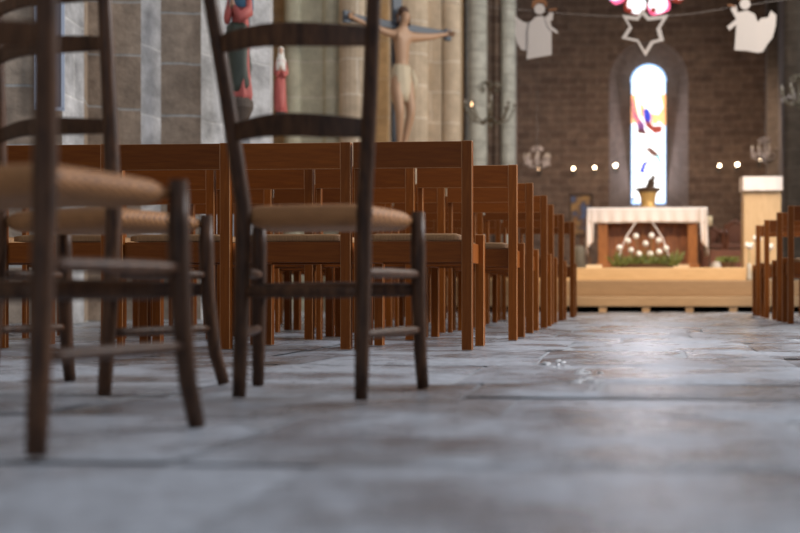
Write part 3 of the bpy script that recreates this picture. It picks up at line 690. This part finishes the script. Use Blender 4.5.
# ------------------------------------------------------------------ notice frame on the left pier
nd = 7.85; a, b_ = G(37, nd-.07), G(63, nd-.02); t_ = (b_-a); L_ = t_.length
nf = thing('notice_frame', 'thin pale framed notice board hanging on the left stone pier', 'notice board', (a.x, a.y, 0), math.atan2(t_.y, t_.x))
z0, z1 = Z(110, nd), 3.0
obj('panel', bmbox((L_/2, 0, (z0+z1)/2), (L_, .012, z1-z0)), plain('grey_notice', (.17, .17, .21), .5), nf)
bm = bmesh.new()
for c_, s2 in (((0, -.01, (z0+z1)/2), (.024, .02, z1-z0)), ((L_, -.01, (z0+z1)/2), (.024, .02, z1-z0)), ((L_/2, -.01, z0), (L_+.024, .02, .024)), ((L_/2, -.01, z1), (L_+.024, .02, .024))): box(bm, c_, s2)
obj('frame', bm, plain('pale_frame', (.55, .62, .75), .4), nf)

# ------------------------------------------------------------------ painted statues
M_ROBE_R = plain('painted_red', (.50, .115, .10), .55, var=.2, bscale=10); M_ROBE_B = plain('painted_blue', (.06, .16, .26), .5, var=.25, bscale=10)
M_ROBE_G = plain('painted_dark_green', (.045, .055, .04), .5, var=.3, bscale=12); M_FLESH = plain('painted_flesh', (.55, .32, .22), .55); M_PLINTH = plain('carved_plinth', (.09, .065, .05), .7, var=.3)
def statue(label, loc, rz, H, cols, wide=1):
    """draped standing saint, height H, on a bracket"""
    robe, mantle, veil = cols
    t = thing('painted_statue', label, 'statue', loc, rz, None); t.scale = (wide, wide, 1)
    k = H/1.2
    folds = lambda a, z: 1+.10*math.sin(7*a+z*5)+.05*math.sin(13*a-z*9)
    bm = bmesh.new(); lathe(bm, [(.17*k, .06*k), (.185*k, .10*k), (.16*k, .3*k), (.145*k, .55*k), (.12*k, .72*k), (.15*k, .85*k), (.155*k, .95*k), (.10*k, 1.0*k), (.045*k, 1.02*k)], 36, sy=.8, fn=folds)
    for s in (-1, 1):
        tube(bm, [(s*.14*k, 0, .93*k), (s*.19*k, -.03*k, .76*k), (s*.12*k, -.16*k, .70*k), (s*.03*k, -.19*k, .78*k)], [.055*k, .06*k, .05*k, .032*k], 10)
    obj('robe', bm, robe, t, smooth=True)
    bm = bmesh.new(); tube(bm, [(0, 0, 1.0*k), (0, 0, 1.06*k)], .04*k, 12); ball(bm, (0, -.01*k, 1.12*k), .075*k, s=(.85, 1, 1.15), seg=14)
    ball(bm, (0, -.085*k, 1.115*k), .014*k, s=(.8, 1, 1.3), seg=8)
    obj('body', bm, M_FLESH, t, smooth=True)
    for s in (-1, 1):
        bm = bmesh.new(); tube(bm, [(s*.04*k, -.185*k, .77*k), (s*.015*k, -.20*k, .82*k), (s*.006*k, -.20*k, .87*k)], [.022*k, .018*k, .008*k], 8); obj('hand', bm, M_FLESH, t, smooth=True)
    bm = bmesh.new(); lathe(bm, [(.17*k, .12*k), (.20*k, .18*k), (.195*k, .34*k), (.175*k, .55*k), (.165*k, .64*k), (.14*k, .67*k)], 30, sy=.85, fn=lambda a, z: 1+.09*math.sin(5*a+z*14), c=(-.03*k, -.012, 0))
    obj('mantle', bm, mantle, t, smooth=True)
    bm = bmesh.new(); lathe(bm, [(.19*k, .79*k), (.18*k, .93*k), (.11*k, 1.04*k), (.088*k, 1.12*k), (.08*k, 1.19*k), (.04*k, 1.23*k)], 26, sy=.95, c=(0, .03*k, 0)); obj('veil', bm, veil, t, smooth=True)
    bm = bmesh.new(); lathe(bm, [(.10*k, -.14*k), (.17*k, -.04*k), (.2*k, 0), (.2*k, .05*k), (.17*k, .075*k)], 24); obj('plinth', bm, M_PLINTH, t)
p = G(240, 9.0); statue('painted statue in red robe and dark green drape with blue veil, on the left pier', (p.x, p.y, Z(108, 9.0)), YAW-.35, 1.22, (M_ROBE_R, M_ROBE_G, M_ROBE_B), .52)
p = G(281, 11.3); statue('smaller painted statue in pink-red with blue hem, behind the pale pier edge', (p.x, p.y, Z(116, 11.2)), YAW+.2, .72, (M_ROBE_R, M_ROBE_R, M_PETAL), .5)

# ------------------------------------------------------------------ crucifix
cL, cR = G(348, 12.6), G(449, 13.5); ax = (cR-cL); W_ = ax.length
cxm = G(401.5, 13.02); zb = Z(26, 13.05)
cru = thing('crucifix', 'large wooden crucifix with pale carved figure hanging before the tan pillar', 'crucifix', (cxm.x, cxm.y, 0), math.atan2(ax.y, ax.x))
M_CROSS = plain('blue_grey_painted_wood', (.085, .105, .135), .55, var=.2, bscale=6); M_CROSSD = M_CROSS
zft = Z(139, 13)
obj('cross_beam', bmbox((0, .06, zb), (W_, .04, .085)), M_CROSS, cru, bevel=.004)
obj('upright', bmbox((0, .102, (zft-.15+zb+.55)/2), (.12, .04, zb+.55-zft+.15)), M_CROSS, cru, bevel=.004)
for s in (-1, 1): obj('beam_end', bmbox((s*W_/2, .06, zb), (.09, .05, .14)), M_CROSS, cru, bevel=.01)
M_CARVED = plain('carved_flesh', (.42, .25, .15), .5, var=.1, bscale=9); M_LOIN = plain('cream_drape', (.52, .43, .30), .6, var=.1, bscale=12)
def skin_body(name, verts, edges, radii, mat, parent, root=0, sub=2):
    me = bpy.data.meshes.new(name); me.from_pydata(verts, edges, []); me.materials.append(mat)
    o = bpy.data.objects.new(name, me); COL.objects.link(o); o.parent = parent
    sk = o.modifiers.new('skin', 'SKIN'); sk.use_smooth_shade = True
    for i, r_ in enumerate(radii):
        me.skin_vertices[0].data[i].radius = r_ if isinstance(r_, tuple) else (r_, r_)
        me.skin_vertices[0].data[i].use_root = (i == root)
    s_ = o.modifiers.new('sub', 'SUBSURF'); s_.levels = sub; s_.render_levels = sub
    return o
b0 = zb-.60                      # pelvis
ha = W_/2-.06
V = [(0, 0, b0), (0, -.01, b0+.18), (0, -.02, b0+.38), (0, -.01, b0+.50), (0, -.03, b0+.58), (.015, -.06, b0+.66), (.02, -.07, b0+.76),
     (-.15, 0, b0+.48), (-.42, .01, b0+.53), (-ha+.04, .015, zb-.02), (-ha-.04, .0, zb),
     (.15, 0, b0+.48), (.42, .01, b0+.53), (ha-.04, .015, zb-.02), (ha+.04, .0, zb),
     (-.08, .0, b0-.08), (-.07, -.07, b0-.42), (-.03, .0, b0-.80), (-.02, -.07, b0-.89),
     (.08, .0, b0-.08), (.09, -.07, b0-.42), (.04, .0, b0-.78), (.03, -.07, b0-.87)]
E = [(0, 1), (1, 2), (2, 3), (3, 4), (4, 5), (5, 6), (3, 7), (7, 8), (8, 9), (9, 10), (3, 11), (11, 12), (12, 13), (13, 14), (0, 15), (15, 16), (16, 17), (17, 18), (0, 19), (19, 20), (20, 21), (21, 22)]
Rr = [(.105, .08), (.085, .065), (.115, .08), (.09, .065), .042, .06, .055, .05, .036, .027, .025, .065, .042, .027, .025, .085, .055, .033, .028, .085, .055, .033, .028]
skin_body('body', V, E, Rr, M_CARVED, cru)
bm = bmesh.new(); lathe(bm, [(.125, b0-.30), (.135, b0-.2), (.13, b0-.05), (.12, b0+.08), (.10, b0+.13)], 30, sy=.75, fn=lambda a, z: 1+.06*math.sin(9*a+z*6)); tube(bm, [(.12, -.03, b0+.08), (.15, -.04, b0-.05), (.145, -.03, b0-.25)], [.03, .045, .03], 8)
obj('loincloth', bm, M_LOIN, cru, smooth=True)
bm = bmesh.new(); ball(bm, (.015, -.015, b0+.765), .068, s=(.95, .95, .9), seg=14); tube(bm, [(-.06, -.02, b0+.72), (-.07, -.03, b0+.60)], [.03, .012], 8); tube(bm, [(.08, -.02, b0+.72), (.09, -.03, b0+.60)], [.03, .012], 8)
bm2 = obj('hair', bm, plain('dark_brown_hair', (.07, .03, .015), .6), cru, smooth=True)
for s in (-1, 1):
    for k in range(4):
        bm = bmesh.new(); tube(bm, [(s*(ha+.03), -.01, zb+.012*(k-1.5)), (s*(ha+.08), -.03, zb+.016*(k-1.5)), (s*(ha+.085), -.06, zb+.012*(k-1.5))], [.009, .008, .006], 6); obj('finger', bm, M_CARVED, cru, smooth=True)
    bm = bmesh.new(); tube(bm, [(s*(ha+.01), -.01, zb+.02), (s*(ha+.03), -.03, zb+.05)], [.010, .007], 6); obj('thumb', bm, M_CARVED, cru, smooth=True)

# ------------------------------------------------------------------ church chairs (square posts)
PWH, PWW, PWD = .85, .49, .385
def make_pew_chair():
    t = thing('church_chair', '', 'chair')
    hw, pw = PWW/2, .043
    for s in (-1, 1):
        bw = pw if s > 0 else .026
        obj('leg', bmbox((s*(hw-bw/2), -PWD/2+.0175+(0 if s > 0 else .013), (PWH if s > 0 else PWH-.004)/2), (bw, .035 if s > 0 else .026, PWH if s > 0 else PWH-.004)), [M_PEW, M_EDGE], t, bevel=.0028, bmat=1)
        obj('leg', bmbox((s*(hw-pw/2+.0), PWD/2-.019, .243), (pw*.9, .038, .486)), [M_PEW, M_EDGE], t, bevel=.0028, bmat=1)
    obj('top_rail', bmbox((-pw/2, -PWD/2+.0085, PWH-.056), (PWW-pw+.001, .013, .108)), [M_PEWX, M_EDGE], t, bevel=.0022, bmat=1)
    bm = bmesh.new(); 
    # woven seat: pillowed pad with rolled edge
    nx = 12
    g = []
    for j in range(nx+1):
        row = []
        for i in range(nx+1):
            u, v = i/nx*2-1, j/nx*2-1; e = max(abs(u), abs(v))
            row.append(bm.verts.new((u*(hw-pw-.004), v*(PWD/2-.045), .482-.012*(1-e)**.5 - (.014 if e > .97 else 0))))
        g.append(row)
    for j in range(nx):
        for i in range(nx): bm.faces.new((g[j][i], g[j][i+1], g[j+1][i+1], g[j+1][i])).smooth = True
    low = bmesh.ops.extrude_edge_only(bm, edges=[e for e in bm.edges if e.is_boundary])
    for v in [x for x in low['geom'] if isinstance(x, bmesh.types.BMVert)]: v.co.z = .448
    obj('seat', bm, M_RUSH2, t)
    for s in (-1, 1):
        obj('side_rail', bmbox((s*(hw-pw+.008), 0, .40), (.020, PWD-.075, .085)), M_PEW, t, bevel=.002)
        obj('apron', bmbox((0, s*(PWD/2-.03), .40), (PWW-2*pw, .024, .085)), M_PEWX, t, bevel=.002)
    return t
proto = make_pew_chair()
# (right edge column, height of chair in px) for each row's aisle chair
rows = [(472.0, 210), (517.0, 176), (533.0, 150.5), (547.0, 133), (553.5, 120), (563.5, 106.5), (574.5, 96)]
rown = ['nearest row', 'second row', 'third row', 'fourth row', 'fifth row', 'sixth row', 'farthest row']
coln = ['at the aisle end of', 'second from the aisle in', 'third from the aisle in', 'fourth from the aisle in', 'fifth from the aisle in']
first = True; rndc = random.Random(11)
for ri, (xr, h) in enumerate(rows):
    D = FPX*PWH/h; c0 = G(xr, D)
    for ci in range(5):
        if ri >= 4 and ci == 4: continue
        x = c0.x-PWW/2-ci*.503; y = c0.y+PWD/2+rndc.uniform(-.012, .012)*(ci > 0)
        o = proto if first else copy_tree(proto); first = False
        o.location = (x, y, 0.003); o.rotation_euler = (0, 0, rndc.uniform(-.008, .008)*(ci > 0))
        o['label'] = 'reddish-brown wooden chair %s the %s, left block' % (coln[ci], rown[ri]); o['group'] = 'wooden chairs in rows left of the aisle'
for i, (xl, h) in enumerate([(788.0, 118.6), (777.0, 109), (764.5, 98.5), (756.0, 91)]):
    D = FPX*PWH/h; c0 = G(xl, D)
    for ci in range(2):
        if i == 0 and ci == 1: continue
        o = copy_tree(proto); o.scale = (-1, 1, 1); o.location = (c0.x+PWW/2+ci*.503, c0.y+PWD/2, .003)
        o['label'] = 'dark brown wooden chair %s %s, right block' % (['at the aisle end of', 'second from the aisle in'][ci], ['the front visible row', 'the second visible row', 'the third visible row', 'the farthest visible row'][i])
        o['group'] = 'wooden chairs in rows right of the aisle'

# ------------------------------------------------------------------ rustic ladder-back chairs
def lerp(a, b, t): return a+(b-a)*t
def rustic(label, BL, BR, FLp, FRp, sdz=0, sh=1.0, sabre=1.15, lean=.10, splay=.03):
    """foot points on the floor (world xy): back-left, back-right, front-left, front-right, seen from behind"""
    c = (BL+BR+FLp+FRp)/4
    t = thing('ladder_back_chair', label, 'chair', (c.x, c.y, .003), 0, 'rush-seated ladder-back chairs')
    BL, BR, FLp, FRp = [Vector((p.x-c.x, p.y-c.y, 0)) for p in (BL, BR, FLp, FRp)]
    back = ((BL+BR)/2-(FLp+FRp)/2); back.z = 0; back.normalize(); side = (BR-BL).normalized()
    up = Vector((0, 0, 1)); SH = .43
    def post(B, s):
        pts = []
        for z in (0, .06, .2, .33, SH, .55, .68, .80, .93, .98):
            off = back*(.03*max(0, 1-z/SH)**1.5) - back*.03   # rear foot kicked back
            if z > SH: off = -back*.03+back*(lean*((z-SH)/.5)**1.2)+side*s*splay*((z-SH)/.5)
            pts.append(B+off+up*z)
        return pts
    posts = {}
    for s, B in ((-1, BL), (1, BR)):
        pts = post(B+back*.0, s); posts[s] = pts
        bm = bmesh.new(); tube(bm, pts, [.0150, .0165, .0172, .0178, .0180, .0175, .0170, .0165, .0155, .010], 12); obj('leg', bm, M_OLD, t, smooth=True)
    def at(s, z):
        P = posts[s]
        for a, b in zip(P, P[1:]):
            if a.z <= z <= b.z: return a.lerp(b, (z-a.z)/(b.z-a.z))
        return P[-1]
    fin = {}
    for s, F in ((-1, FLp), (1, FRp)):
        # front leg: vertical above, sabre-curved foot outwards
        o_out = (-back*.02+side*s*.012)*sabre
        pts = [F+o_out*0+up*0, F-o_out*.9+up*.08, F-o_out*1.6+up*.22, F-o_out*1.8+up*.36, F-o_out*1.8+up*.438]
        fin[s] = pts
        bm = bmesh.new(); tube(bm, pts, [.0150, .0165, .0185, .0195, .0155], 12); obj('leg', bm, M_OLD, t, smooth=True)
    def atf(s, z):
        P = fin[s]
        for a, b in zip(P, P[1:]):
            if a.z <= z <= b.z: return a.lerp(b, (z-a.z)/(b.z-a.z))
        return P[-1]
    # back slats, bowed and arched
    for zc, hh in ((.600, .050), (.792, .050), (.93, .045)):
        zc += sdz if zc < .9 else 0; hh *= sh
        A, B = at(-1, min(zc, .95)), at(1, min(zc, .95)); bm = bmesh.new(); n = 16; g = []
        for i in range(n+1):
            u = i/n; b4 = 4*u*(1-u); p = A.lerp(B, u)+back*.020*b4
            endw = hh*(.80+.20*b4); sag = .012*math.sin(u*math.pi*2)*.25
            g.append([p+up*(-endw/2+.010*b4+sag)+back*.006, p+up*(endw/2+.012*b4+sag)+back*.006, p+up*(endw/2+.012*b4+sag)-back*.006, p+up*(-endw/2+.010*b4+sag)-back*.006])
        vs = [[bm.verts.new(q) for q in r_] for r_ in g]
        for i in range(n):
            for k in range(4): bm.faces.new((vs[i][k], vs[i][(k+1) % 4], vs[i+1][(k+1) % 4], vs[i+1][k]))
        bm.faces.new(vs[0]); bm.faces.new(vs[-1][::-1]); obj('back_slat', bm, M_OLD, t, smooth=False, bevel=.003)
    # rush seat: rolled edge around four corners
    bl, br, fl, fr = at(-1, SH), at(1, SH), atf(-1, SH), atf(1, SH)
    bm = bmesh.new(); n = 14; top = []; bot = []
    for j in range(n+1):
        rt, rb = [], []
        for i in range(n+1):
            u, v = i/n, j/n; p = bl.lerp(br, u).lerp(fl.lerp(fr, u), v)
            U, Vv = u*2-1, v*2-1; e = max(abs(U), abs(Vv)); roll = (1-max(0, (e-.80)/.20)**2)**.5 if e > .8 else 1
            dip = .014*(1-e**2)
            cor = (abs(U)*abs(Vv))**4
            p = p + (fl+fr-bl-br)*.5*(.035*(1 if v > .5 else -.2)*abs(Vv)**3) + (br-bl)*(.02*U*abs(U))
            rt.append(bm.verts.new(p+up*(-.010+.026*roll-dip-.008*cor))); rb.append(bm.verts.new(p-up*(.018+.024*roll)) if not (i in (0, n) or j in (0, n)) else rt[-1])
        top.append(rt); bot.append(rb)
    for j in range(n):
        for i in range(n):
            bm.faces.new((top[j][i], top[j][i+1], top[j+1][i+1], top[j+1][i])).smooth = True
            q = [bot[j][i], bot[j+1][i], bot[j+1][i+1], bot[j][i+1]]
            try: bm.faces.new(q).smooth = True
            except ValueError: pass
    obj('seat', bm, M_RUSH, t, sub=1)
    def rod(a, b, r_):
        bm = bmesh.new(); m_ = a.lerp(b, .5); tube(bm, [a, a.lerp(b, .12), m_, a.lerp(b, .88), b], [r_*.7, r_*.95, r_*1.05, r_*.95, r_*.7], 10); obj('stretcher', bm, M_OLD, t, smooth=True)
    for s in (-1, 1):
        rod(at(s, .283), atf(s, .283), .0125); rod(at(s, .145), atf(s, .145), .0115)
    rod(at(-1, .24), at(1, .24), .015); rod(atf(-1, .245), atf(1, .245), .020)
    return t
def FP(px, py): D = FPX*HC/(py-290); return G(px, D)
rustic('dark rush-seated ladder-back chair with its whole back facing us, left of the aisle', FP(239, 399), FP(361, 402), FP(258, 386), FP(423, 389), splay=.05, sabre=.45)
rustic('large blurred ladder-back chair cut off by the left edge, nearest of all', G(-118, 1.76), G(36, 1.63), G(-60, 2.16), G(197, 1.99), lean=.05, sdz=.022, sh=.88)
rustic('ladder-back chair standing behind the nearest one, its curved front leg showing', G(-10, 2.74), G(104, 2.56), G(70, 3.02), G(224, 2.90), lean=.02, splay=-.01, sdz=.024, sh=.8)
